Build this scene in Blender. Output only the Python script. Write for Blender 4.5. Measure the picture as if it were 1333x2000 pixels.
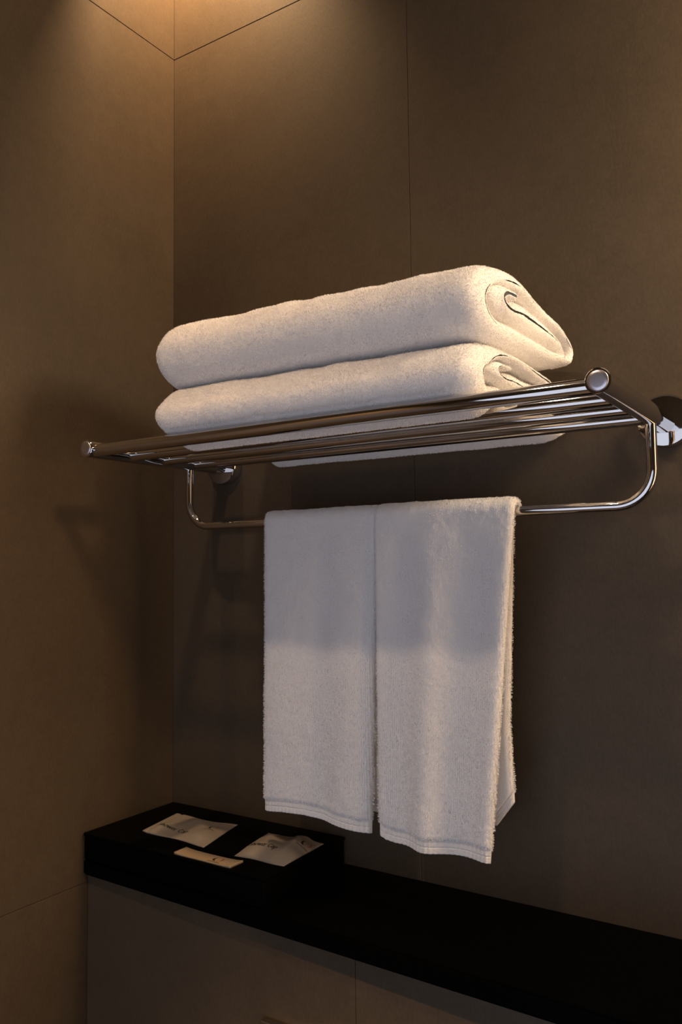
import bpy, bmesh, math, random
import numpy as np
from mathutils import Matrix, Vector

for o in list(bpy.data.objects):
    bpy.data.objects.remove(o)
random.seed(7)
scene = bpy.context.scene
COL = scene.collection

# ------------------------------------------------------------------ camera
FOCAL_PX = 1599.37
YAW, PITCH, ROLL = math.radians(-33.2344), math.radians(3.7671), math.radians(-0.6756)
CAM = Vector((0.88329, -0.88850, 1.18736))
fwd = Vector((math.sin(YAW) * math.cos(PITCH), math.cos(YAW) * math.cos(PITCH), math.sin(PITCH)))
rgt = Vector((math.cos(YAW), -math.sin(YAW), 0))
upv = rgt.cross(fwd)
r2 = math.cos(ROLL) * rgt + math.sin(ROLL) * upv
u2 = -math.sin(ROLL) * rgt + math.cos(ROLL) * upv
cd = bpy.data.cameras.new('camera')
cd.sensor_fit = 'VERTICAL'
cd.sensor_height = 36.0
cd.lens = 36.0 * FOCAL_PX / 2000.0
cd.clip_start = 0.01
cam = bpy.data.objects.new('camera', cd)
COL.objects.link(cam)
m = Matrix((r2, u2, -fwd)).transposed().to_4x4()
m.translation = CAM
cam.matrix_world = m
scene.camera = cam

# ------------------------------------------------------------------ world, lamps, exposure
wd = bpy.data.worlds.new('world')
scene.world = wd
wd.use_nodes = True
wd.node_tree.nodes['Background'].inputs[0].default_value = (0.5, 0.5, 0.6, 1)
wd.node_tree.nodes['Background'].inputs[1].default_value = 0.01
vs = scene.view_settings
vs.view_transform = 'Standard'
vs.look = 'None'
vs.gamma = 1.0
vs.use_curve_mapping = False
vs.exposure = 0.0


def spot(name, loc, aim, watts, color, cone, blend, radius):
    l = bpy.data.lights.new(name, 'SPOT')
    l.energy = watts
    l.color = color
    l.spot_size = math.radians(cone)
    l.spot_blend = blend
    l.shadow_soft_size = radius
    o = bpy.data.objects.new(name, l)
    COL.objects.link(o)
    o.location = loc
    o.rotation_euler = (Vector(aim) - Vector(loc)).to_track_quat('-Z', 'Y').to_euler()
    return o


WARM = (1.0, 0.63, 0.34)
# ceiling downlight in the room, a spot added to brighten the wall that the bars reflect, a spot in the slot at the corner
spot('downlight_lamp', (0.33, -0.81, 2.17), (0.40, -0.24, 1.12), 18.5, (1.0, 0.72, 0.48), 66, 0.9, 0.028)
spot('bar_reflection_fill', (0.40, -1.12, 2.17), (0.0, -1.0, 1.1), 150, WARM, 55, 0.8, 0.02)
spot('slot_lamp', (0.110, -0.108, 2.25), (0.00, -0.03, 1.97), 34, (1.0, 0.60, 0.29), 125, 1.0, 0.012)
# narrow fill spot added to brighten the half-height wall
spot('low_wall_fill', (0.70, -1.00, 2.17), (0.42, -0.34, 0.22), 120, (1.0, 0.60, 0.28), 31, 0.7, 0.02)
# narrow fill beam added to lift the left wall, kept off the towels
spot('left_wall_fill', (1.30, -0.75, 2.15), (0.0, -0.41, 1.17), 72, (1.0, 0.60, 0.28), 30, 1.0, 0.10)


def point_lamp(name, loc, watts, color, radius):
    l = bpy.data.lights.new(name, 'POINT')
    l.energy = watts
    l.color = color
    l.shadow_soft_size = radius
    o = bpy.data.objects.new(name, l)
    COL.objects.link(o)
    o.location = loc
    return o


# wall lamp beside the rack, outside the frame on the right
point_lamp('wall_sconce_lamp', (1.03, -0.11, 1.64), 15.5, (1.0, 0.76, 0.50), 0.10)


def panel_lamp(name, loc, aim, sx, sy, watts, color):
    l = bpy.data.lights.new(name, 'AREA')
    l.shape = 'RECTANGLE'
    l.size, l.size_y = sx, sy
    l.energy = watts
    l.color = color
    o = bpy.data.objects.new(name, l)
    COL.objects.link(o)
    o.location = loc
    o.rotation_euler = (Vector(aim) - Vector(loc)).to_track_quat('-Z', 'Y').to_euler()
    return o


# tall warm area light added at the right as soft side fill
panel_lamp('right_fill_lamp', (1.70, -0.15, 1.15), (0.0, -0.15, 1.15), 0.22, 1.70, 8.5, (1.0, 0.60, 0.29))


# ------------------------------------------------------------------ helpers
def tag(o, label=None, cat=None, group=None, kind=None):
    if label: o['label'] = label
    if cat: o['category'] = cat
    if group: o['group'] = group
    if kind: o['kind'] = kind
    return o


def mesh_obj(name, verts, faces, mat, parent=None, smooth=True):
    me = bpy.data.meshes.new(name)
    me.from_pydata([tuple(v) for v in verts], [], [tuple(f) for f in faces])
    me.validate()
    me.update()
    bm = bmesh.new()
    bm.from_mesh(me)
    bmesh.ops.recalc_face_normals(bm, faces=bm.faces)
    bm.to_mesh(me)
    bm.free()
    if smooth:
        me.polygons.foreach_set('use_smooth', [True] * len(me.polygons))
    me.materials.append(mat)
    o = bpy.data.objects.new(name, me)
    COL.objects.link(o)
    if parent: o.parent = parent
    return o


def empty(name, loc):
    o = bpy.data.objects.new(name, None)
    o.empty_display_size = 0.03
    COL.objects.link(o)
    o.location = loc
    bpy.context.view_layer.update()
    return o


def adopt(o, parent):
    """parent without moving: geometry is written in world coordinates"""
    o.parent = parent
    o.matrix_parent_inverse = Matrix.Translation(-parent.location) if parent.type == 'EMPTY' else Matrix.Identity(4)
    return o


def box_obj(name, lo, hi, mat, parent=None, bevel=0.0, seg=1):
    bm = bmesh.new()
    vs_ = [bm.verts.new((x, y, z)) for x in (lo[0], hi[0]) for y in (lo[1], hi[1]) for z in (lo[2], hi[2])]
    for f in ((0, 1, 3, 2), (4, 6, 7, 5), (0, 4, 5, 1), (2, 3, 7, 6), (0, 2, 6, 4), (1, 5, 7, 3)):
        bm.faces.new([vs_[i] for i in f])
    bmesh.ops.recalc_face_normals(bm, faces=bm.faces)
    if bevel:
        bmesh.ops.bevel(bm, geom=list(bm.edges), offset=bevel, segments=seg, affect='EDGES', profile=0.5)
    me = bpy.data.meshes.new(name)
    bm.to_mesh(me)
    bm.free()
    if bevel and seg > 1:
        me.polygons.foreach_set('use_smooth', [True] * len(me.polygons))
    me.materials.append(mat)
    o = bpy.data.objects.new(name, me)
    COL.objects.link(o)
    if parent: adopt(o, parent)
    return o


def lathe(name, prof, origin, axis, mat, parent=None, n=48):
    """prof: list of (radius, along axis); closed with fans where radius is 0"""
    axis = Vector(axis).normalized()
    a = axis.orthogonal().normalized()
    b = axis.cross(a)
    V, F = [], []
    for r, t in prof:
        for i in range(n):
            an = 2 * math.pi * i / n
            V.append(Vector(origin) + axis * t + (a * math.cos(an) + b * math.sin(an)) * max(r, 1e-5))
    for j in range(len(prof) - 1):
        for i in range(n):
            F.append((j * n + i, j * n + (i + 1) % n, (j + 1) * n + (i + 1) % n, (j + 1) * n + i))
    F.append(tuple(range(n)))
    F.append(tuple((len(prof) - 1) * n + i for i in range(n)))
    o = mesh_obj(name, V, F, mat)
    try:
        o.data.set_sharp_from_angle(angle=math.radians(40))
    except Exception:
        pass
    if parent: adopt(o, parent)
    return o


def tube(name, pts, r, mat, parent=None, n=28):
    pts = [Vector(p) for p in pts]
    V, F = [], []
    ref = Vector((0, 1, 0))
    for i, p in enumerate(pts):
        t = (pts[min(i + 1, len(pts) - 1)] - pts[max(i - 1, 0)]).normalized()
        a = (ref - t * ref.dot(t)).normalized()
        b = t.cross(a)
        for k in range(n):
            an = 2 * math.pi * k / n
            V.append(p + (a * math.cos(an) + b * math.sin(an)) * r)
    for j in range(len(pts) - 1):
        for k in range(n):
            F.append((j * n + k, j * n + (k + 1) % n, (j + 1) * n + (k + 1) % n, (j + 1) * n + k))
    F.append(tuple(range(n)))
    F.append(tuple((len(pts) - 1) * n + k for k in range(n)))
    o = mesh_obj(name, V, F, mat)
    o.data.set_sharp_from_angle(angle=math.radians(50))
    if parent: adopt(o, parent)
    return o


# ------------------------------------------------------------------ materials
def new_mat(name):
    mt = bpy.data.materials.new(name)
    mt.use_nodes = True
    nt = mt.node_tree
    return mt, nt, nt.nodes['Principled BSDF']


def node(nt, typ, **kw):
    n = nt.nodes.new(typ)
    for k, v in kw.items():
        if k in n.inputs: n.inputs[k].default_value = v
        else: setattr(n, k, v)
    return n


def mat_tile(name):
    mt, nt, b = new_mat(name)
    tc = node(nt, 'ShaderNodeTexCoord')
    oi = node(nt, 'ShaderNodeObjectInfo')
    n1 = node(nt, 'ShaderNodeTexNoise', Scale=4.0, Detail=5.0, Roughness=0.6)
    n2 = node(nt, 'ShaderNodeTexNoise', Scale=55.0, Detail=4.0, Roughness=0.65)
    mp = node(nt, 'ShaderNodeMapping')
    mp.inputs['Scale'].default_value = (330, 330, 170)
    n3 = node(nt, 'ShaderNodeTexNoise', Scale=1.0, Detail=3.0, Roughness=0.6)
    nt.links.new(tc.outputs['Object'], mp.inputs['Vector'])
    nt.links.new(mp.outputs[0], n3.inputs['Vector'])
    for n_ in (n1, n2): nt.links.new(tc.outputs['Object'], n_.inputs['Vector'])
    a1 = node(nt, 'ShaderNodeMix', data_type='FLOAT')
    a1.inputs[0].default_value = 0.35
    nt.links.new(n1.outputs[0], a1.inputs[2])
    nt.links.new(n2.outputs[0], a1.inputs[3])
    a2 = node(nt, 'ShaderNodeMix', data_type='FLOAT')
    a2.inputs[0].default_value = 0.3
    nt.links.new(a1.outputs[0], a2.inputs[2])
    nt.links.new(n3.outputs[0], a2.inputs[3])
    cr = node(nt, 'ShaderNodeValToRGB')
    cr.color_ramp.elements[0].position = 0.32
    cr.color_ramp.elements[1].position = 0.68
    cr.color_ramp.elements[0].color = (0.045, 0.0325, 0.0205, 1)
    cr.color_ramp.elements[1].color = (0.080, 0.0585, 0.0375, 1)
    nt.links.new(a2.outputs[0], cr.inputs[0])
    nt.links.new(cr.outputs[0], b.inputs['Base Color'])
    b.inputs['Roughness'].default_value = 0.55
    b.inputs['Specular IOR Level'].default_value = 0.3
    bp = node(nt, 'ShaderNodeBump', Strength=0.15, Distance=0.001)
    nt.links.new(n3.outputs[0], bp.inputs['Height'])
    nt.links.new(bp.outputs[0], b.inputs['Normal'])
    return mt


def mat_simple(name, col, rough=0.5, metal=0.0, spec=0.5, bump=0.0, bscale=300.0, var=0.0):
    mt, nt, b = new_mat(name)
    b.inputs['Base Color'].default_value = (*col, 1)
    b.inputs['Roughness'].default_value = rough
    b.inputs['Metallic'].default_value = metal
    b.inputs['Specular IOR Level'].default_value = spec
    tc = node(nt, 'ShaderNodeTexCoord')
    nz = node(nt, 'ShaderNodeTexNoise', Scale=bscale, Detail=4.0)
    nt.links.new(tc.outputs['Object'], nz.inputs['Vector'])
    if var:
        cr = node(nt, 'ShaderNodeValToRGB')
        cr.color_ramp.elements[0].position = 0.3
        cr.color_ramp.elements[1].position = 0.7
        cr.color_ramp.elements[0].color = (*[c * (1 - var) for c in col], 1)
        cr.color_ramp.elements[1].color = (*[min(1, c * (1 + var)) for c in col], 1)
        nt.links.new(nz.outputs[0], cr.inputs[0])
        nt.links.new(cr.outputs[0], b.inputs['Base Color'])
    if bump:
        bp = node(nt, 'ShaderNodeBump', Strength=bump, Distance=0.001)
        nt.links.new(nz.outputs[0], bp.inputs['Height'])
        nt.links.new(bp.outputs[0], b.inputs['Normal'])
    return mt


def mat_terry(name, col, strength, ribs=0.0):
    mt, nt, b = new_mat(name)
    tc = node(nt, 'ShaderNodeTexCoord')
    n1 = node(nt, 'ShaderNodeTexNoise', Scale=520.0, Detail=3.0, Roughness=0.7)
    n2 = node(nt, 'ShaderNodeTexNoise', Scale=130.0, Detail=3.0, Roughness=0.6)
    vo = node(nt, 'ShaderNodeTexVoronoi', Scale=640.0)
    for n_ in (n1, n2, vo): nt.links.new(tc.outputs['Object'], n_.inputs['Vector'])
    ad = node(nt, 'ShaderNodeMath', operation='ADD')
    nt.links.new(n1.outputs[0], ad.inputs[0])
    nt.links.new(vo.outputs['Distance'], ad.inputs[1])
    ad2 = node(nt, 'ShaderNodeMath', operation='MULTIPLY_ADD')
    ad2.inputs[1].default_value = 1.2
    nt.links.new(n2.outputs[0], ad2.inputs[0])
    nt.links.new(ad.outputs[0], ad2.inputs[2])
    h = ad2
    if ribs:
        wv = node(nt, 'ShaderNodeTexWave', Scale=175.0, Distortion=1.5, Detail=1.0)
        wv.bands_direction = 'X'
        nt.links.new(tc.outputs['Object'], wv.inputs['Vector'])
        ad3 = node(nt, 'ShaderNodeMath', operation='MULTIPLY_ADD')
        ad3.inputs[1].default_value = ribs
        nt.links.new(wv.outputs['Fac'], ad3.inputs[0])
        nt.links.new(h.outputs[0], ad3.inputs[2])
        h = ad3
    bp = node(nt, 'ShaderNodeBump', Strength=strength, Distance=0.0012)
    nt.links.new(h.outputs[0], bp.inputs['Height'])
    nt.links.new(bp.outputs[0], b.inputs['Normal'])
    b.inputs['Base Color'].default_value = (*col, 1)
    b.inputs['Roughness'].default_value = 0.95
    b.inputs['Specular IOR Level'].default_value = 0.05
    b.inputs['Sheen Weight'].default_value = 0.15
    b.inputs['Sheen Roughness'].default_value = 0.5
    return mt


M_TILE = mat_tile('stoneware_tile')
M_GROUT = mat_simple('grout', (0.055, 0.038, 0.030), 0.9, bump=0.3)
M_PLASTER = mat_simple('ceiling_plaster', (0.35, 0.33, 0.31), 0.9)
M_FLOOR = mat_simple('floor_stone', (0.06, 0.05, 0.045), 0.5, var=0.2, bscale=30)
M_PAINT = mat_simple('dark_paint', (0.06, 0.05, 0.045), 0.8)
M_CHROME = mat_simple('chrome', (0.60, 0.585, 0.58), 0.05, 1.0)
M_CAP = mat_simple('satin_chrome', (0.62, 0.60, 0.66), 0.33, 1.0)
M_STONE = mat_simple('black_stone', (0.0012, 0.0012, 0.0012), 0.15, spec=0.03, bump=0.05, bscale=900)
M_BOX = mat_simple('black_lacquer', (0.0012, 0.0012, 0.0012), 0.5, spec=0.02)
M_TERRY = mat_terry('white_terry', (0.84, 0.82, 0.81), 0.2)
M_TERRY_RIB = mat_terry('white_ribbed_terry', (0.82, 0.80, 0.79), 0.15, 0.4)
M_PILE = mat_simple('white_pile', (0.86, 0.84, 0.83), 0.9, spec=0.1)
M_HEM = mat_terry('white_hem', (0.80, 0.77, 0.74), 0.25)
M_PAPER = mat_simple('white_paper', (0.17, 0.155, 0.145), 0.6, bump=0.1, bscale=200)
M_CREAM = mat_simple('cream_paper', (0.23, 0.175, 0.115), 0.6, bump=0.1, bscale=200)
M_INK = mat_simple('dark_ink', (0.006, 0.005, 0.005), 0.7)
M_RED = mat_simple('red_ink', (0.20, 0.05, 0.035), 0.7)

# ------------------------------------------------------------------ the room
RX, FY, CZ, SLOT, TOPZ = 1.75, -1.45, 2.18, 0.125, 2.45
TJ, BJ = 1.977, 0.780
G = 0.0006            # half joint


def tiled_wall(name, plane, cols, rows, back):
    """plane: 'y' wall facing -y at y=back; 'x' wall facing +x at x=back; 'xr' wall facing -x; 'yf' facing +y"""
    a0, a1, z0, z1 = min(cols), max(cols), min(rows), max(rows)
    T = 0.010
    def lohi(u0, u1, v0, v1, d0, d1):
        # depth d grows from the finished face into the wall
        if plane == 'y':  return (u0, back + d0, v0), (u1, back + d1, v1)
        if plane == 'yf': return (u0, back - d1, v0), (u1, back - d0, v1)
        if plane == 'x':  return (back - d1, u0, v0), (back - d0, u1, v1)
        if plane == 'xr': return (back + d0, u0, v0), (back + d1, u1, v1)
    w = box_obj(name, *lohi(a0, a1, z0, z1, 0.0011, 0.06), M_GROUT)
    tag(w, kind='structure')
    for i in range(len(cols) - 1):
        for j in range(len(rows) - 1):
            u0, u1 = sorted((cols[i], cols[i + 1]))
            g0 = 0 if u0 == min(cols) else G * .5
            g1 = 0 if u1 == max(cols) else G * .5
            box_obj('tile', *lohi(u0 + g0, u1 - g1, rows[j] + G, rows[j + 1] - G, 0.0, T), M_TILE, w, bevel=0.0003)
    return w


tiled_wall('wall_back', 'y', [0.0, 0.410, 1.010, 1.610, RX], [0.70, TJ, TOPZ], 0.0)
tiled_wall('wall_left', 'x', [0.0, -0.6, -1.2, FY], [0.0, BJ, TJ, TOPZ], 0.0)
tiled_wall('wall_half_height', 'y', [0.0012, 0.4135, 1.010, 1.610, RX], [0.0, 0.7905], -0.155)
tiled_wall('wall_right', 'xr', [0.0, -0.6, -1.2, FY], [0.0, BJ, TJ, CZ], RX)
# front wall with a low glowing panel added behind the camera as cool fill
WX0, WX1, WZ0, WZ1 = 0.05, 1.66, 0.15, 1.40
V, F = [], []
for x0, x1, z0, z1 in ((0, WX0, 0, CZ), (WX1, RX, 0, CZ), (WX0, WX1, 0, WZ0), (WX0, WX1, WZ1, CZ)):
    n0 = len(V)
    V += [(x, y, z) for x in (x0, x1) for y in (FY - 0.06, FY) for z in (z0, z1)]
    F += [tuple(n0 + i for i in f) for f in ((0, 1, 3, 2), (4, 6, 7, 5), (0, 4, 5, 1), (2, 3, 7, 6), (0, 2, 6, 4), (1, 5, 7, 3))]
tag(mesh_obj('wall_front', V, F, M_PAINT, smooth=False), kind='structure')
fill_mat = bpy.data.materials.new('cool_fill_glow')
fill_mat.use_nodes = True
nt = fill_mat.node_tree
nt.nodes.clear()
em = nt.nodes.new('ShaderNodeEmission')
em.inputs[0].default_value = (0.80, 0.84, 1.0, 1)
em.inputs[1].default_value = 1.22
ou = nt.nodes.new('ShaderNodeOutputMaterial')
nt.links.new(em.outputs[0], ou.inputs[0])
fill_root = tag(empty('fill_panel_1', ((WX0 + WX1) / 2, FY, WZ0)), kind='structure')
for lo, hi in (((WX0, FY - .05, WZ0), (WX0 + .03, FY, WZ1)), ((WX1 - .03, FY - .05, WZ0), (WX1, FY, WZ1)),
               ((WX0 + .03, FY - .05, WZ0), (WX1 - .03, FY, WZ0 + .03)), ((WX0 + .03, FY - .05, WZ1 - .03), (WX1 - .03, FY, WZ1))):
    box_obj('fill_frame', lo, hi, M_PAINT, fill_root)
box_obj('fill_pane', (WX0 + .03, FY - .03, WZ0 + .03), (WX1 - .03, FY - .024, WZ1 - .03), fill_mat, fill_root)

tag(box_obj('floor', (0, FY, -0.05), (RX, 0, 0), M_FLOOR), kind='structure')
# ceiling, with an open light slot along the back wall
tag(box_obj('ceiling', (0, FY, CZ), (RX, -SLOT, TOPZ), M_PLASTER), kind='structure')
tag(box_obj('trim_1', (0, -SLOT, TOPZ - 0.01), (RX, 0, TOPZ + 0.03), M_PAINT), kind='structure')

# ------------------------------------------------------------------ black ledge on the half-height wall
LT, LB = 0.8120, 0.7910


def ledge():
    pr = [(0.0, LB), (-1.0, LB), (-1.0, LT), (0.0, LT)]
    bm = bmesh.new()
    def front(x): return -0.162 - 0.026 * min(x, 0.8)
    rings = []
    for x in (0.0012, 0.8, RX - 0.001):
        fy = front(x)
        rings.append([bm.verts.new((x, -0.0005, LB)), bm.verts.new((x, fy, LB)), bm.verts.new((x, fy, LT)), bm.verts.new((x, -0.0005, LT))])
    for a, b in zip(rings, rings[1:]):
        for k in range(4): bm.faces.new((a[k], a[(k + 1) % 4], b[(k + 1) % 4], b[k]))
    bm.faces.new(rings[0]); bm.faces.new(rings[-1])
    bmesh.ops.recalc_face_normals(bm, faces=bm.faces)
    ed = [e for e in bm.edges if all(v.co.y < -0.1 for v in e.verts) and abs(e.verts[0].co.x - e.verts[1].co.x) > 0.1]
    bmesh.ops.bevel(bm, geom=ed, offset=0.0028, segments=4, affect='EDGES')
    me = bpy.data.meshes.new('stone_ledge')
    bm.to_mesh(me); bm.free()
    me.materials.append(M_STONE)
    o = bpy.data.objects.new('stone_ledge', me)
    COL.objects.link(o)
    return o


tag(ledge(), 'long polished black stone ledge running along the wall below the towels', 'ledge')

# chrome flush plate on the half-height wall
fp = empty('flush_plate', (0.412, -0.155, 0.61))
tag(fp, 'flat chrome flush plate on the tiled wall below the ledge, at the bottom edge', 'flush plate')
box_obj('plate', (0.295, -0.1655, 0.530), (0.531, -0.1552, 0.6945), M_CHROME, fp, bevel=0.002, seg=3)
box_obj('button', (0.309, -0.1690, 0.545), (0.410, -0.1656, 0.680), M_CAP, fp, bevel=0.0014, seg=2)
box_obj('button', (0.415, -0.1690, 0.545), (0.517, -0.1656, 0.680), M_CAP, fp, bevel=0.0014, seg=2)

# ------------------------------------------------------------------ chrome towel rack
XL, XR, ZR, YF = 0.1075, 0.7065, 1.3290, -0.2520
RAIL_R, BAR_R, HB_R = 0.0104, 0.0072, 0.0052
HBY, HBZ = -0.0759, 1.2422
rack = empty('towel_rack', (0.407, 0.0, 1.33))
tag(rack, 'chrome wall-mounted towel rack with four shelf bars and a lower hanging bar', 'towel rack')
for x in (XL, XR):
    rail = lathe('side_rail', [(RAIL_R - .0006, 0.0), (RAIL_R, 0.0006), (RAIL_R, -YF - 0.014)], (x, YF, ZR), (0, 1, 0), M_CHROME, rack)
    cap = lathe('end_cap', [(0.0, -0.0011), (RAIL_R * .5, -0.0011), (RAIL_R - .0026, -0.0009), (RAIL_R - .0019, -0.0003), (RAIL_R - .0018, 0.0), (RAIL_R - .0018, 0.003)],
                (x, YF, ZR), (0, 1, 0), M_CAP)
    cap.parent = rail
    fl = lathe('wall_flange', [(0.0, -0.0155), (0.0235, -0.0155), (0.0262, -0.0148), (0.0272, -0.0130), (0.0272, -0.0005), (0.0265, -0.0001)],
               (x, 0.0, ZR + 0.003), (0, 1, 0), M_CHROME, rack, n=72)
for y in (-0.2420, -0.1850, -0.1280, -0.0710):
    tube('shelf_bar', [(XL + 0.006, y, ZR - 0.002), (0.4, y, ZR - 0.002), (XR - 0.006, y, ZR - 0.002)], BAR_R, M_CHROME, rack)


def hang_path():
    R = 0.034
    p = [(XL - 0.002, HBY, ZR - 0.006), (XL - 0.002, HBY, HBZ + R + 0.02)]
    for i in range(13):
        a = math.pi + math.pi / 2 * i / 12
        p.append((XL - 0.002 + R + R * math.cos(a), HBY, HBZ + R + R * math.sin(a)))
    for i in range(13):
        a = 1.5 * math.pi + math.pi / 2 * i / 12
        p.append((XR - R + R * math.cos(a), HBY, HBZ + R + R * math.sin(a)))
    p += [(XR, HBY, HBZ + R + 0.02), (XR, HBY, ZR - 0.006)]
    return p


tube('hanging_bar', hang_path(), HB_R, M_CHROME, rack)

# ------------------------------------------------------------------ folded towels
rng = np.random.default_rng(3)


def vnoise(x, y, seed):
    """smooth value noise on arrays, range -1..1"""
    r = np.random.default_rng(seed)
    tab = r.uniform(-1, 1, (64, 64))
    xi, yi = np.floor(x).astype(int), np.floor(y).astype(int)
    fx, fy = x - xi, y - yi
    fx, fy = fx * fx * (3 - 2 * fx), fy * fy * (3 - 2 * fy)
    g = lambda a, b: tab[a % 64, b % 64]
    return (g(xi, yi) * (1 - fx) + g(xi + 1, yi) * fx) * (1 - fy) + (g(xi, yi + 1) * (1 - fx) + g(xi + 1, yi + 1) * fx) * fy


def catmull(P, n):
    P = np.array(P, float)
    P = np.vstack([2 * P[0] - P[1], P, 2 * P[-1] - P[-2]])
    out = []
    for i in range(1, len(P) - 2):
        t = np.linspace(0, 1, 24, endpoint=False)[:, None]
        p0, p1, p2, p3 = P[i - 1], P[i], P[i + 1], P[i + 2]
        out.append(0.5 * ((2 * p1) + (-p0 + p2) * t + (2 * p0 - 5 * p1 + 4 * p2 - p3) * t**2 + (-p0 + 3 * p1 - 3 * p2 + p3) * t**3))
    out = np.vstack(out + [P[-2][None]])
    d = np.concatenate([[0], np.cumsum(np.linalg.norm(np.diff(out[:, :2], axis=0), axis=1))])
    s = np.linspace(0, d[-1], n)
    return np.stack([np.interp(s, d, out[:, k]) for k in range(out.shape[1])], 1), d[-1]


def grid_mesh(name, V, nu, nv, mat, close_v=False, caps=()):
    """V: (nu*nv,3) array, index i*nv+j"""
    i, j = np.meshgrid(np.arange(nu - 1), np.arange(nv if close_v else nv - 1), indexing='ij')
    j2 = (j + 1) % nv
    F = np.stack([i * nv + j, i * nv + j2, (i + 1) * nv + j2, (i + 1) * nv + j], -1).reshape(-1, 4)
    me = bpy.data.meshes.new(name)
    me.vertices.add(len(V))
    me.vertices.foreach_set('co', V.astype(np.float32).ravel())
    nf = len(F)
    me.loops.add(nf * 4)
    me.loops.foreach_set('vertex_index', F.astype(np.int32).ravel())
    me.polygons.add(nf)
    me.polygons.foreach_set('loop_start', np.arange(0, nf * 4, 4, dtype=np.int32))
    me.polygons.foreach_set('use_smooth', np.ones(nf, bool))
    me.update(calc_edges=True)
    me.materials.append(mat)
    o = bpy.data.objects.new(name, me)
    COL.objects.link(o)
    return o


def pile(o, vmask, density, length, width, seed, column=0.0, lenfun=None):
    """short terry fibres standing on the visible cloth, one joined part"""
    me = o.data
    r = np.random.default_rng(seed)
    co = np.empty(len(me.vertices) * 3, np.float32); me.vertices.foreach_get('co', co); co = co.reshape(-1, 3).astype(float)
    fi = np.empty(len(me.loops), np.int32); me.loops.foreach_get('vertex_index', fi); fi = fi.reshape(-1, 4)
    vol = np.einsum('ij,ij->i', co[fi[:, 0]], np.cross(co[fi[:, 1]] - co[fi[:, 0]], co[fi[:, 2]] - co[fi[:, 0]])).sum() + \
        np.einsum('ij,ij->i', co[fi[:, 0]], np.cross(co[fi[:, 2]] - co[fi[:, 0]], co[fi[:, 3]] - co[fi[:, 0]])).sum()
    sg = 1.0 if vol > 0 else -1.0
    fi = fi[vmask[fi].all(1)]
    a, b, c, d = (co[fi[:, k]] for k in range(4))
    nrm = np.cross(c - a, d - b) * sg
    ar = np.linalg.norm(nrm, axis=1) * 0.5
    n = r.poisson(ar * density)
    k = np.repeat(np.arange(len(fi)), n)
    u, v = r.random(len(k))[:, None], r.random(len(k))[:, None]
    p = a[k] * (1 - u) * (1 - v) + b[k] * u * (1 - v) + c[k] * u * v + d[k] * (1 - u) * v
    nn = nrm[k] / np.maximum(ar[k], 1e-12)[:, None] * 0.5
    if column:
        p[:, 0] = np.round(p[:, 0] / column) * column + r.normal(0, column * .17, len(p))
    rd = r.normal(0, 1, p.shape)
    di = nn + 0.45 * rd
    for ax in range(3):
        di[:, ax] += 0.55 * vnoise((p[:, 0] + p[:, 1] * .7) * 230 + 9 * ax, (p[:, 2] + p[:, 1] * .7) * 230, seed + 11 + ax)
    di[:, 2] -= 0.25
    di /= np.linalg.norm(di, axis=1)[:, None]
    ln = length * r.uniform(.6, 1.15, len(p))
    if lenfun is not None: ln = ln * lenfun(p)
    tip = p + di * ln[:, None]
    sd = np.cross(di, r.normal(0, 1, p.shape)); sd /= np.linalg.norm(sd, axis=1)[:, None]
    base = p - nn * 0.0003
    V = np.stack([base - sd * width, base + sd * width, tip + sd * width * .55, tip - sd * width * .55], 1).reshape(-1, 3)
    po = grid_like('terry_pile', V, np.arange(len(V)).reshape(-1, 4), M_PILE)
    po.parent = o
    po['kind'] = 'stuff'
    return po


def grid_like(name, V, F, mat):
    me = bpy.data.meshes.new(name)
    me.vertices.add(len(V))
    me.vertices.foreach_set('co', V.astype(np.float32).ravel())
    nf = len(F)
    me.loops.add(nf * 4)
    me.loops.foreach_set('vertex_index', F.astype(np.int32).ravel())
    me.polygons.add(nf)
    me.polygons.foreach_set('loop_start', np.arange(0, nf * 4, 4, dtype=np.int32))
    me.update(calc_edges=True)
    me.materials.append(mat)
    o = bpy.data.objects.new(name, me)
    COL.objects.link(o)
    return o


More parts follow.
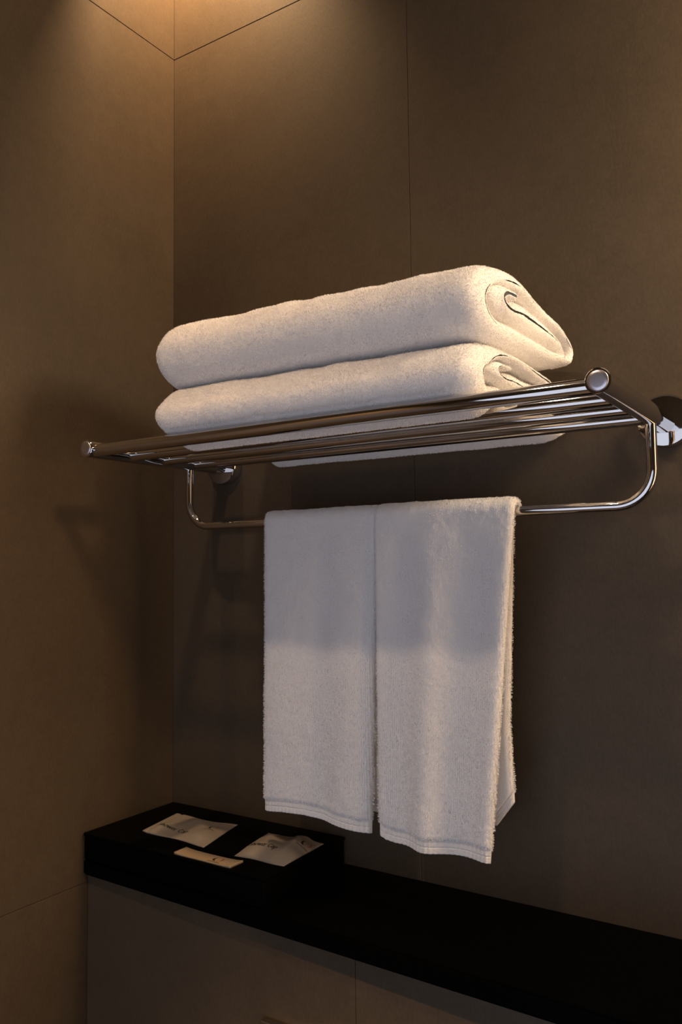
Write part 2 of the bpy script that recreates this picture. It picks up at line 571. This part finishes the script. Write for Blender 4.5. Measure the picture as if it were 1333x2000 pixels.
def folded_towel(name, z0, zs, h, x0, x1, skew, droop, lround, seed, flat, ya, yb, taper, backx, npath=320):
    P = [(-.030, .030, .9), (-.0275, .042, 1.), (-.034, .054, 1.05), (-.052, .0610, 1.05), (-.10, .0640, 1.05), (-.175, .0640, 1.05), (-.208, .0590, 1.1), (-.2265, .040, 1.15)]
    P += [(-.2320, .028, 1.15), (-.2260, .0160, 1.2), (-.208, .0125, 1.3)] if flat else [(-.2225, .0225, 1.2), (-.206, .0135, 1.3)]
    P += [(-.18, .0122, 1.35), (-.10, .0120, 1.35), (-.066, .0135, 1.2), (-.047, .0230, .9), (-.062, .0350, 1.2), (-.10, .0390, 1.62),
          (-.145, .0388, 1.55), (-.176, .0345, .95), (-.195, .0360, .80), (-.2025, .0430, .75), (-.193, .0495, .75), (-.176, .0500, .70)]
    c3, L = catmull(P, npath)
    c, hk = c3[:, :2], c3[:, 2]
    t = np.gradient(c, axis=0)
    t /= np.linalg.norm(t, axis=1)[:, None]
    nrm = np.stack([-t[:, 1], t[:, 0]], 1)
    # ring: one side forward, round end, other side back, round start
    K = 8
    s = np.arange(npath)
    ring_c, ring_o = [], []          # base point, offset direction
    for k in range(npath): ring_c.append(k); ring_o.append(nrm[k])
    for k in range(1, K):
        a = math.pi * k / K
        ring_c.append(npath - 1); ring_o.append(nrm[-1] * math.cos(a) + t[-1] * math.sin(a))
    for k in range(npath - 1, -1, -1): ring_c.append(k); ring_o.append(-nrm[k])
    for k in range(1, K):
        a = math.pi * k / K
        ring_c.append(0); ring_o.append(-nrm[0] * math.cos(a) - t[0] * math.sin(a))
    ring_c = np.array(ring_c); ring_o = np.array(ring_o); hr = hk[ring_c][None, :]
    nv = len(ring_c)
    # stations along x: dense at the ends for the rounded edge
    e = h * 2.2
    ee = (1 - np.cos(np.linspace(0, math.pi / 2, 9))) * e
    mid = np.linspace(e, (x1 - x0) - e, 190)[1:-1]
    st = np.concatenate([ee, mid, (x1 - x0) - ee[::-1]])
    W = x1 - x0
    nu = len(st)
    xs = x0 + st
    hh = np.ones(nu) * h
    d = np.minimum(st, W - st)
    hh = np.where(d < e, h * np.sqrt(np.clip(1 - (1 - d / e)**2, 0.0004, 1)), h)
    Y = c[ring_c, 0][None, :] + hh[:, None] * hr * ring_o[None, :, 0]
    Z = c[ring_c, 1][None, :] + hh[:, None] * hr * ring_o[None, :, 1]
    X = np.repeat(xs[:, None], nv, 1)
    S = ring_c[None, :] / npath * L
    uu = (X - x0) / W
    # the edges of the layers do not line up exactly at the right end
    stag = 0.006 * vnoise(S * 14 + 3.7, S * 0 + seed, seed + 5)
    X = X + stag * np.clip((uu - 0.75) / 0.25, 0, 1)**2
    # the closed left end is a round bulge
    zc, yc = 0.036, -0.13
    dl = np.clip((X - x0) / lround, 0, 1)
    f = np.sqrt(np.clip(1 - (1 - dl)**2.4, 0, 1))
    f = 0.34 + 0.66 * f
    Z = zc + (Z - zc) * f
    dl2 = np.clip((X - x0) / (lround * 0.8), 0, 1)
    Y = yc + (Y - yc) * (0.90 + 0.10 * np.sqrt(np.clip(1 - (1 - dl2)**2, 0, 1)))
    # soften the right end a little: layers relax
    dr = np.clip((x1 - X) / 0.022, 0, 1)
    Z = zc + (Z - zc) * (0.90 + 0.10 * np.sqrt(np.clip(1 - (1 - dr)**2, 0, 1)))
    X = X + backx * np.clip((Y + 0.235) / 0.2, 0, 1) * np.clip((uu - 0.6) / 0.4, 0, 1)
    # front corner at the right end is softly rounded
    fr = np.clip((x1 - X) / 0.030, 0, 1)
    Y = Y + 0.016 * (1 - np.sqrt(np.clip(1 - (1 - fr)**2, 0, 1))) * np.clip((-0.10 - Y) / 0.12, 0, 1)
    # thinner towards the back
    tb = np.clip((Y + 0.17) / 0.14, 0, 1)
    Z = Z * (1 - taper * tb * tb * (3 - 2 * tb))
    # scale, plump waves, droop behind the last bar
    Z = Z * zs
    plump = 0.0014 * vnoise(X * 17 + seed, S * 9, seed) + 0.0010 * vnoise(X * 45, S * 35, seed + 1) + 0.00035 * vnoise(X * 260, S * 260, seed + 2)
    oy, oz = ring_o[None, :, 0], ring_o[None, :, 1]
    top = np.clip(Z / (0.06 * zs), 0, 1)
    Y = Y + plump * oy * 0.8
    Z = Z + plump * oz * np.clip(top * 1.4, 0.12, 1)
    # long slow sag of the front edge, small yaw of the whole bundle
    Z = Z + skew * (uu - 0.5) * top
    Y = np.minimum(ya + yb * Y, -0.0055)
    q = np.clip((Y + 0.062) / 0.032, 0, 1)
    Z = Z - droop * q * q * (3 - 2 * q)
    if flat:      # the cloth sags between the bars
        Z = Z - np.where(Y < -0.185, 0.016, 0.007) * np.abs(np.sin(math.pi * (Y + 0.242) / 0.057))**0.8 * np.clip(1 - top * 2.2, 0, 1) * (Y > -0.242) * (Y < -0.071) * np.clip((X - x0) / 0.03, 0, 1)
    if flat:      # the front lip hangs a little over the first bar
        q = np.clip((-0.240 - Y) / 0.010, 0, 1)
        Z = Z - 0.006 * q * q * (3 - 2 * q) * (1 - top) * np.clip(st[:, None] / 0.03, 0, 1)
    V = np.stack([X, Y, Z + z0], -1).reshape(-1, 3)
    o = grid_mesh(name, V, nu, nv, M_TERRY, close_v=True)
    # pile only where the cloth shows: outer side of the wrap, and the layer ends
    ok = np.zeros((nu, nv), bool)
    s_frac = ring_c / npath
    side = np.arange(nv)
    outer = (np.arange(nv) >= npath) & (np.arange(nv) < 2 * npath + K)
    ok[:, outer & (s_frac < (0.74 if flat else 0.56))] = True
    ok[:12, :] = True
    ok[-10:, :] = True
    xe = x1 - 0.012
    pile(o, ok.ravel(), 1.5e6, 0.0016, 0.00019, seed, 0.0, lambda p: np.where(p[:, 0] > xe, 0.55, 1.0))
    return o


low = folded_towel('folded_towel', 1.3350, 0.76, 0.0090, 0.211, 0.600, -0.004, 0.023, 0.022, 11, True, 0.0234, 1.136, 0.10, 0.001)
tag(low, 'thick white folded bath towel lying directly on the chrome rack bars, lower of the two', 'towel', 'folded bath towels on the rack')
upp = folded_towel('folded_towel', 1.3905, 1.04, 0.0090, 0.199, 0.604, -0.007, 0.008, 0.026, 29, False, 0.0, 1.0, 0.30, 0.012)
tag(upp, 'thick white folded bath towel on top of the stack on the rack', 'towel', 'folded bath towels on the rack')


# ------------------------------------------------------------------ hanging towels
def hanging_towel(name, label, xl, xr, zf, zb, fold, h, seed, backx):
    """xl,xr: functions of v (0 top .. 1 bottom); zf, zb: bottom z of front / back panel as function of u;
    fold(u, v): outward displacement of the front panel (metres, + = towards the viewer)"""
    HEM = 0.0135
    R = HB_R + h + 0.0006
    nu, nA, nC, nB = 110, 190, 26, 120
    u = np.linspace(0, 1, nu)
    # finer at the side edges
    u = 0.5 - 0.5 * np.cos(math.pi * u) * (0.35 + 0.65 * np.abs(np.cos(math.pi * u))**0.0)
    u = 0.5 * np.linspace(0, 1, nu) + 0.5 * (0.5 - 0.5 * np.cos(math.pi * np.linspace(0, 1, nu)))
    def surf(u, part, v):
        """centre surface point and outward normal for part front/back, v 0..1 from the bar down"""
        if part == 'front':
            z = HBZ + (zf(u) - HBZ) * v
            lift = fold(u, v)
            return xl(v) + (xr(v) - xl(v)) * u, HBY - R - lift, z, -1.0
        z = HBZ + (zb(u) - HBZ) * v
        bl, br = backx
        return (xl(0) + bl(v)) + ((xr(0) + br(v)) - (xl(0) + bl(v))) * u, HBY + R - 0.30 * fold(u, v * .6) + 0.004 * v, z, 1.0

    def panel(u, v, part):
        return surf(u, part, v)

    def build(nm, segs, mat, hfun, detail, parent, ribs=False):
        # segs: list of (part, v array) making one continuous strip
        rowsX, rowsY, rowsZ, rowsN, rowsH, rowsS = [], [], [], [], [], []
        U = u
        sacc = 0.0
        for part, vv in segs:
            for v in vv:
                if part == 'arc':
                    a = v  # angle pi (front) .. 0 (back)
                    x = xl(0) + (xr(0) - xl(0)) * U
                    f0 = fold(U, 0.0)
                    rowsX.append(x); rowsY.append(HBY + (R + f0 * (math.cos(a) < 0) * -math.cos(a)) * math.cos(a)); rowsZ.append(HBZ + R * math.sin(a) + 0 * U)
                    rowsN.append(np.stack([np.cos(a) + 0 * U, np.sin(a) + 0 * U], -1))
                    sacc += 0.001
                else:
                    x, y, z, sgn = panel(U, v, part)
                    rowsX.append(x); rowsY.append(y + 0 * U); rowsZ.append(z + 0 * U)
                    rowsN.append(np.stack([sgn + 0 * U, 0 * U], -1))
                    sacc += 0.002
                rowsH.append(hfun(part, v) + 0 * U)
                rowsS.append(sacc + 0 * U)
        X = np.array(rowsX); Y = np.array(rowsY); Z = np.array(rowsZ); N = np.array(rowsN); H = np.array(rowsH); S = np.array(rowsS)
        nr = len(X)
        # thickness dies away in a half round at the side edges
        W = np.abs(X[:, -1:] - X[:, :1])
        de = np.minimum(U, 1 - U)[None, :] * W
        er = H * 1.25
        H2 = H * np.sqrt(np.clip(1 - (1 - np.clip(de / np.maximum(er, 1e-6), 0, 1))**2, 0.0, 1))
        # and at the free ends
        pl = detail * (0.0005 * vnoise(X * 60 + seed, S * 40, seed) + 0.0004 * vnoise(X * 420, S * 420, seed + 1))
        if ribs:
            pl = pl + 0.00055 * np.sin(X * 2 * math.pi / 0.0052)
        outs = np.stack([X, Y + N[..., 0] * (H2 + pl * (H2 > 1e-4)), Z + N[..., 1] * (H2 + pl * (H2 > 1e-4))], -1)
        ins = np.stack([X, Y - N[..., 0] * H2, Z - N[..., 1] * H2], -1)
        full = np.concatenate([outs, ins[:, ::-1][:, 1:-1]], 1)          # ring across the towel
        nvv = full.shape[1]
        # close the two free ends to a rounded lip
        first = full[0] * 0.5 + np.concatenate([(outs[0] + ins[0]) / 2, ((outs[0] + ins[0]) / 2)[::-1][1:-1]]) * 0.5
        mid0 = np.concatenate([(outs[0] + ins[0]) / 2, ((outs[0] + ins[0]) / 2)[::-1][1:-1]])
        mid1 = np.concatenate([(outs[-1] + ins[-1]) / 2, ((outs[-1] + ins[-1]) / 2)[::-1][1:-1]])
        mid0 = mid0.copy(); mid1 = mid1.copy()
        lip = 0.0012
        dz0 = np.sign(full[0, :, 2].mean() - full[1, :, 2].mean()); dz1 = np.sign(full[-1, :, 2].mean() - full[-2, :, 2].mean())
        a0 = full[0] * 0.6 + mid0 * 0.4; a0[:, 2] += lip * dz0 * .8
        a1 = full[-1] * 0.6 + mid1 * 0.4; a1[:, 2] += lip * dz1 * .8
        mid0[:, 2] += lip * dz0; mid1[:, 2] += lip * dz1
        full = np.concatenate([mid0[None], a0[None], full, a1[None], mid1[None]])
        o = grid_mesh(nm, full.reshape(-1, 3), full.shape[0], nvv, mat, close_v=True)
        if parent: o.parent = parent
        else:
            ok = np.ones((full.shape[0], nvv), bool)
            ok[:, nu + 3:nvv - 3] = False
            pile(o, ok.ravel(), 1.35e6, 0.0013, 0.00020, seed, 0.0024, lambda p: 0.75 + 0.55 * np.clip((1.10 - p[:, 2]) / 0.12, 0, 1))
        return o
    Lf = HBZ - 0.89
    vf = 1 - HEM / Lf
    vh = 1 - (HEM - 0.0010) / Lf
    def hbody(part, v):
        if part == 'arc': return h
        if part == 'front': return h * (1.0 + 0.10 * v) * math.sqrt(max(0.15, 1 - max(0, (v - (vf - 0.012)) / 0.014)**2))
        return h
    body = build(name, [('front', np.linspace(vf, 0.004, nA)), ('arc', np.linspace(math.pi, 0, nC)), ('back', np.linspace(0.004, vf, nB))],
                 M_TERRY_RIB, hbody, 1.0, None)
    hem_h = lambda part, v: 0.0031 * (1 - 0.35 * math.exp(-((v - (vh + 0.52 * (1 - vh))) / (0.05 * (1 - vh)))**2) - 0.5 * math.exp(-((v - vh) / (0.10 * (1 - vh)))**2))
    build('hem', [('front', np.linspace(vf - 0.004, 1, 40))], M_HEM, hem_h, 0.25, body, ribs=True)
    build('hem', [('back', np.linspace(vf - 0.004, 1, 24))], M_HEM, hem_h, 0.25, body, ribs=True)
    tag(body, label, 'towel', 'hand towels on the hanging bar')
    return body


def bump1(u, c, w): return np.exp(-((u - c) / w)**2)


def fold_left(u, v):
    v = min(max(v, 0), 1)
    a = 0.0035 * v**0.7
    return a * (1.1 * bump1(u, .18, .2) - 1.0 * bump1(u, .56, .10) + 1.0 * bump1(u, .80, .13)) - 0.005 * np.clip((u - .88) / .12, 0, 1)**2 * min(1, v * 4) \
        - 0.005 * np.clip((.07 - u) / .07, 0, 1)**2 + 0.004 * v


def fold_right(u, v):
    v = min(max(v, 0), 1)
    a = 0.0052 * v**0.6
    return a * (-0.8 * bump1(u, .22, .12) + 1.5 * bump1(u, .44, .12) - 1.0 * bump1(u, .72, .15) + 0.8 * bump1(u, .96, .09)) + 0.006 * v + 0.0012


def pw(xs, ys): return lambda u: np.interp(u, xs, ys)


hanging_towel('hand_towel', 'white hand towel folded over the hanging bar, nearer the corner, above the black box',
              lambda v: 0.2420 + 0.002 * v, lambda v: 0.4060 - 0.012 * v,
              pw([0, .2, .4, .67, 1], [.8930, .8965, .8970, .8925, .8890]), pw([0, 1], [.915, .905]), fold_left, 0.0044, 41,
              (lambda v: 0.006 + 0 * v, lambda v: -0.008 * v))
hanging_towel('hand_towel', 'white hand towel folded over the hanging bar, beside the bare stretch of bar',
              lambda v: 0.4045 + 0.0045 * v, lambda v: 0.5720 - 0.031 * v,
              pw([0, .06, .15, .4, 1], [.8925, .8885, .8860, .8845, .8862]), pw([0, .7, .86, 1], [.912, .910, .914, .941]), fold_right, 0.0048, 57,
              (lambda v: 0.004 + 0 * v, lambda v: -0.009 - 0.015 * v + 0.007 * max(0, v - .75) / .25))

# ------------------------------------------------------------------ black box with paper sachets
BT = 0.8460
bx = empty('amenity_box', (0.153, -0.085, LT))
tag(bx, 'low black box in the corner of the ledge with paper sachets on top', 'box')
box_obj('body', (0.0040, -0.1640, LT + 0.0002), (0.3020, -0.0030, BT - 0.0045), M_BOX, bx, bevel=0.0012, seg=2)
box_obj('lid', (0.0035, -0.1650, BT - 0.0043), (0.3030, -0.0025, BT), M_BOX, bx, bevel=0.0010, seg=2)


def arc_pts(cx, cy, rx, ry, a0, a1, n=14):
    return [(cx + rx * math.cos(math.radians(a0 + (a1 - a0) * i / n)), cy + ry * math.sin(math.radians(a0 + (a1 - a0) * i / n))) for i in range(n + 1)]


GL = {  # strokes on an x-height of 0.48, capitals 0.72; (width, strokes)
    'S': (.46, [arc_pts(.22, .54, .17, .17, 25, 265) [:] + arc_pts(.22, .185, .19, .185, 85, -150)]),
    'h': (.50, [[(.06, 0), (.06, .74)], arc_pts(.23, .30, .17, .18, 180, 0) + [(.40, 0)], [(0, 0), (.13, 0)], [(.34, 0), (.47, 0)]]),
    'o': (.52, [arc_pts(.25, .235, .21, .245, 0, 360, 24)]),
    'w': (.72, [[(.02, .48), (.19, .0), (.35, .46), (.52, 0), (.68, .48)]]),
    'e': (.46, [[(.05, .27), (.41, .27)] + arc_pts(.23, .25, .18, .22, 5, 320)]),
    'r': (.36, [[(.06, 0), (.06, .48)], arc_pts(.23, .30, .17, .17, 180, 60), [(0, 0), (.14, 0)]]),
    ' ': (.26, []),
    'C': (.62, [arc_pts(.33, .36, .29, .36, 40, 320, 24)]),
    'a': (.46, [arc_pts(.21, .34, .15, .14, 150, 0) + [(.36, .06), (.42, .0)], arc_pts(.20, .14, .16, .135, 60, 340)]),
    'p': (.52, [[(.06, .48), (.06, -.24)], arc_pts(.25, .24, .19, .235, 170, -160, 20), [(0, -.24), (.14, -.24)]]),
}


class Sheet:
    """a small paper sachet: u runs left to right, v front to back"""
    def __init__(s, corners, zfun, z0, wav, seed):
        s.c = [np.array(c, float) for c in corners]   # front-left, back-left, back-right, front-right
        s.zf, s.z0, s.wav, s.seed = zfun, z0, wav, seed

    def pos(s, u, v):
        a, b, c, d = s.c
        p = a * (1 - u) * (1 - v) + b * (1 - u) * v + c * u * v + d * u * (1 - v)
        edge = 4 * (v - .5)**2
        p = p + np.array([0, s.wav * math.sin(u * 7.3 + s.seed) * edge * (1 if v > .5 else -.7)])
        return np.array([p[0], p[1], s.z0 + s.zf(u, v)])


def sheet_obj(name, sh, mat, nu=44, nv=34, th=0.0006):
    V, F = [], []
    for side in (0, 1):
        for i in range(nu + 1):
            for j in range(nv + 1):
                p = sh.pos(i / nu, j / nv)
                if side: p = np.array([p[0], p[1], sh.z0 + 0.1 * (p[2] - sh.z0) - 0.0])
                else: p = p + np.array([0, 0, th])
                V.append(p)
    N1 = (nu + 1) * (nv + 1)
    ix = lambda s_, i, j: s_ * N1 + i * (nv + 1) + j
    for i in range(nu):
        for j in range(nv):
            F.append((ix(0, i, j), ix(0, i + 1, j), ix(0, i + 1, j + 1), ix(0, i, j + 1)))
            F.append((ix(1, i, j), ix(1, i, j + 1), ix(1, i + 1, j + 1), ix(1, i + 1, j)))
    for i in range(nu):
        F.append((ix(0, i, 0), ix(1, i, 0), ix(1, i + 1, 0), ix(0, i + 1, 0)))
        F.append((ix(0, i, nv), ix(0, i + 1, nv), ix(1, i + 1, nv), ix(1, i, nv)))
    for j in range(nv):
        F.append((ix(0, 0, j), ix(0, 0, j + 1), ix(1, 0, j + 1), ix(1, 0, j)))
        F.append((ix(0, nu, j), ix(1, nu, j), ix(1, nu, j + 1), ix(0, nu, j + 1)))
    return mesh_obj(name, V, F, mat)


def ink(name, sh, strokes, mat, parent, th=0.0006):
    """strokes: list of (points in uv, nib vector in uv); drawn just above the paper"""
    V, F = [], []
    for pts, nib in strokes:
        n0 = len(V)
        dense = []
        for a, b in zip(pts, pts[1:]):
            for k in range(3): dense.append((a[0] + (b[0] - a[0]) * k / 3, a[1] + (b[1] - a[1]) * k / 3))
        dense.append(pts[-1])
        nb = nib if callable(nib) else (lambda t, nib=nib: nib)
        for i, p in enumerate(dense):
            w = nb(i / max(1, len(dense) - 1))
            for sg in (-1, 1):
                q = sh.pos(p[0] + sg * w[0], p[1] + sg * w[1])
                V.append(q + np.array([0, 0, th + 0.00025]))
        for i in range(len(dense) - 1):
            F.append((n0 + 2 * i, n0 + 2 * i + 1, n0 + 2 * i + 3, n0 + 2 * i + 2))
    o = mesh_obj(name, V, F, mat)
    o.parent = parent
    return o


def lettering(text, u0, v0, su, sv, nib=0.075):
    """su, sv: uv size of one em; returns strokes with a slanted broad nib plus a thin counter nib"""
    out = []
    x = 0.0
    for ch in text:
        w, st = GL[ch]
        for s_ in st:
            P = [(u0 + (x + a) * su, v0 + b * sv) for a, b in s_]
            out.append((P, (nib * .86 * su, nib * .45 * sv)))
            out.append((P, (-nib * .22 * su, nib * .42 * sv)))
        x += w + 0.06
    return out, x


def emblem(u0, v0, ru, rv):
    """open ring of two tapering arcs, dark on the left and red on the right"""
    def arc(a0, a1):
        return [(u0 + ru * math.cos(math.radians(a0 + (a1 - a0) * i / 16)), v0 + rv * math.sin(math.radians(a0 + (a1 - a0) * i / 16))) for i in range(17)]
    def nib(t): k = 0.20 * math.sin(math.pi * min(1, max(0, t)))**0.7 + 0.03; return (ru * k * .8, rv * k * .8)
    d = [(arc(118, 262), nib)]
    r = [(arc(278, 420), nib)]
    tail = [([(u0 - ru * 1.7, v0 - rv * 1.55 + rv * .2 * math.sin(i)) if False else (u0 - ru * 1.6 + ru * 3.2 * i / 20, v0 - rv * 1.55 + rv * .08 * (-1)**i) for i in range(21)], (ru * .03, rv * .07))]
    return d + tail, r


def sachet(name, label, corners, zfun, mat, wav, seed, texts, mark):
    sh = Sheet(corners, zfun, BT + 0.0001, wav, seed)
    o = sheet_obj(name, sh, mat)
    tag(o, label, 'sachet', 'paper sachets on the black box')
    if texts:
        st, _ = texts
        ink('lettering', sh, st, M_INK, o)
    d, r = mark
    ink('emblem', sh, d, M_INK, o)
    ink('emblem', sh, r, M_RED, o)
    return o


def z1(u, v):
    e = max(0, min(1, min(u, 1 - u) / .18)) * max(0, min(1, min(v, 1 - v) / .22))
    return 0.0045 * e**.7 * (0.75 + .25 * math.sin(9 * u + 4 * v)) + 0.0012 * math.sin(11 * u - 6 * v + 1) * e + 0.0018 * (1 - u)**4 + (-0.0008 if .06 < u < .10 else 0)


def z2(u, v):
    e = max(0, min(1, min(u, 1 - u) / .25)) * max(0, min(1, min(v, 1 - v) / .28))
    return 0.010 * e**.65 * (0.9 + .1 * math.sin(7 * u + 3 * v)) + 0.0012 * math.sin(12 * u + 7 * v) * e + 0.003 * math.exp(-((u - .72) / .07)**2) * v


def z3(u, v): return 0.0006 + 0.0012 * math.sin(math.pi * u) * .4 + 0.002 * (2 * abs(u - .5))**4


t1, L1 = lettering('Shower Cap', 0.11, 0.24, 0.0865, 0.155)
sachet('shower_cap_sachet', 'white paper sachet printed Shower Cap lying flat nearest the corner',
       [(.0685, -.1225), (.0540, -.0480), (.1560, -.0400), (.1780, -.1250)], z1, M_PAPER, 0.0026, 0.6,
       (t1, 0), emblem(0.80, 0.66, 0.050, 0.085))
t2, L2 = lettering('Shower Cap', 0.10, 0.26, 0.098, 0.155)
sachet('shower_cap_sachet', 'puffed white paper sachet printed Shower Cap at the box edge by the towels',
       [(.2290, -.1285), (.2120, -.0440), (.2960, -.0400), (.2995, -.1255)], z2, M_PAPER, 0.0016, 2.0,
       (t2, 0), emblem(0.90, 0.70, 0.060, 0.080))
sachet('slim_sachet', 'narrow cream paper strip with a ring emblem near the box front', 
       [(.1636, -.1625), (.1637, -.1420), (.2527, -.1415), (.2517, -.1628)], z3, M_CREAM, 0.0003, 1.1, None, emblem(0.68, 0.55, 0.065, 0.27))
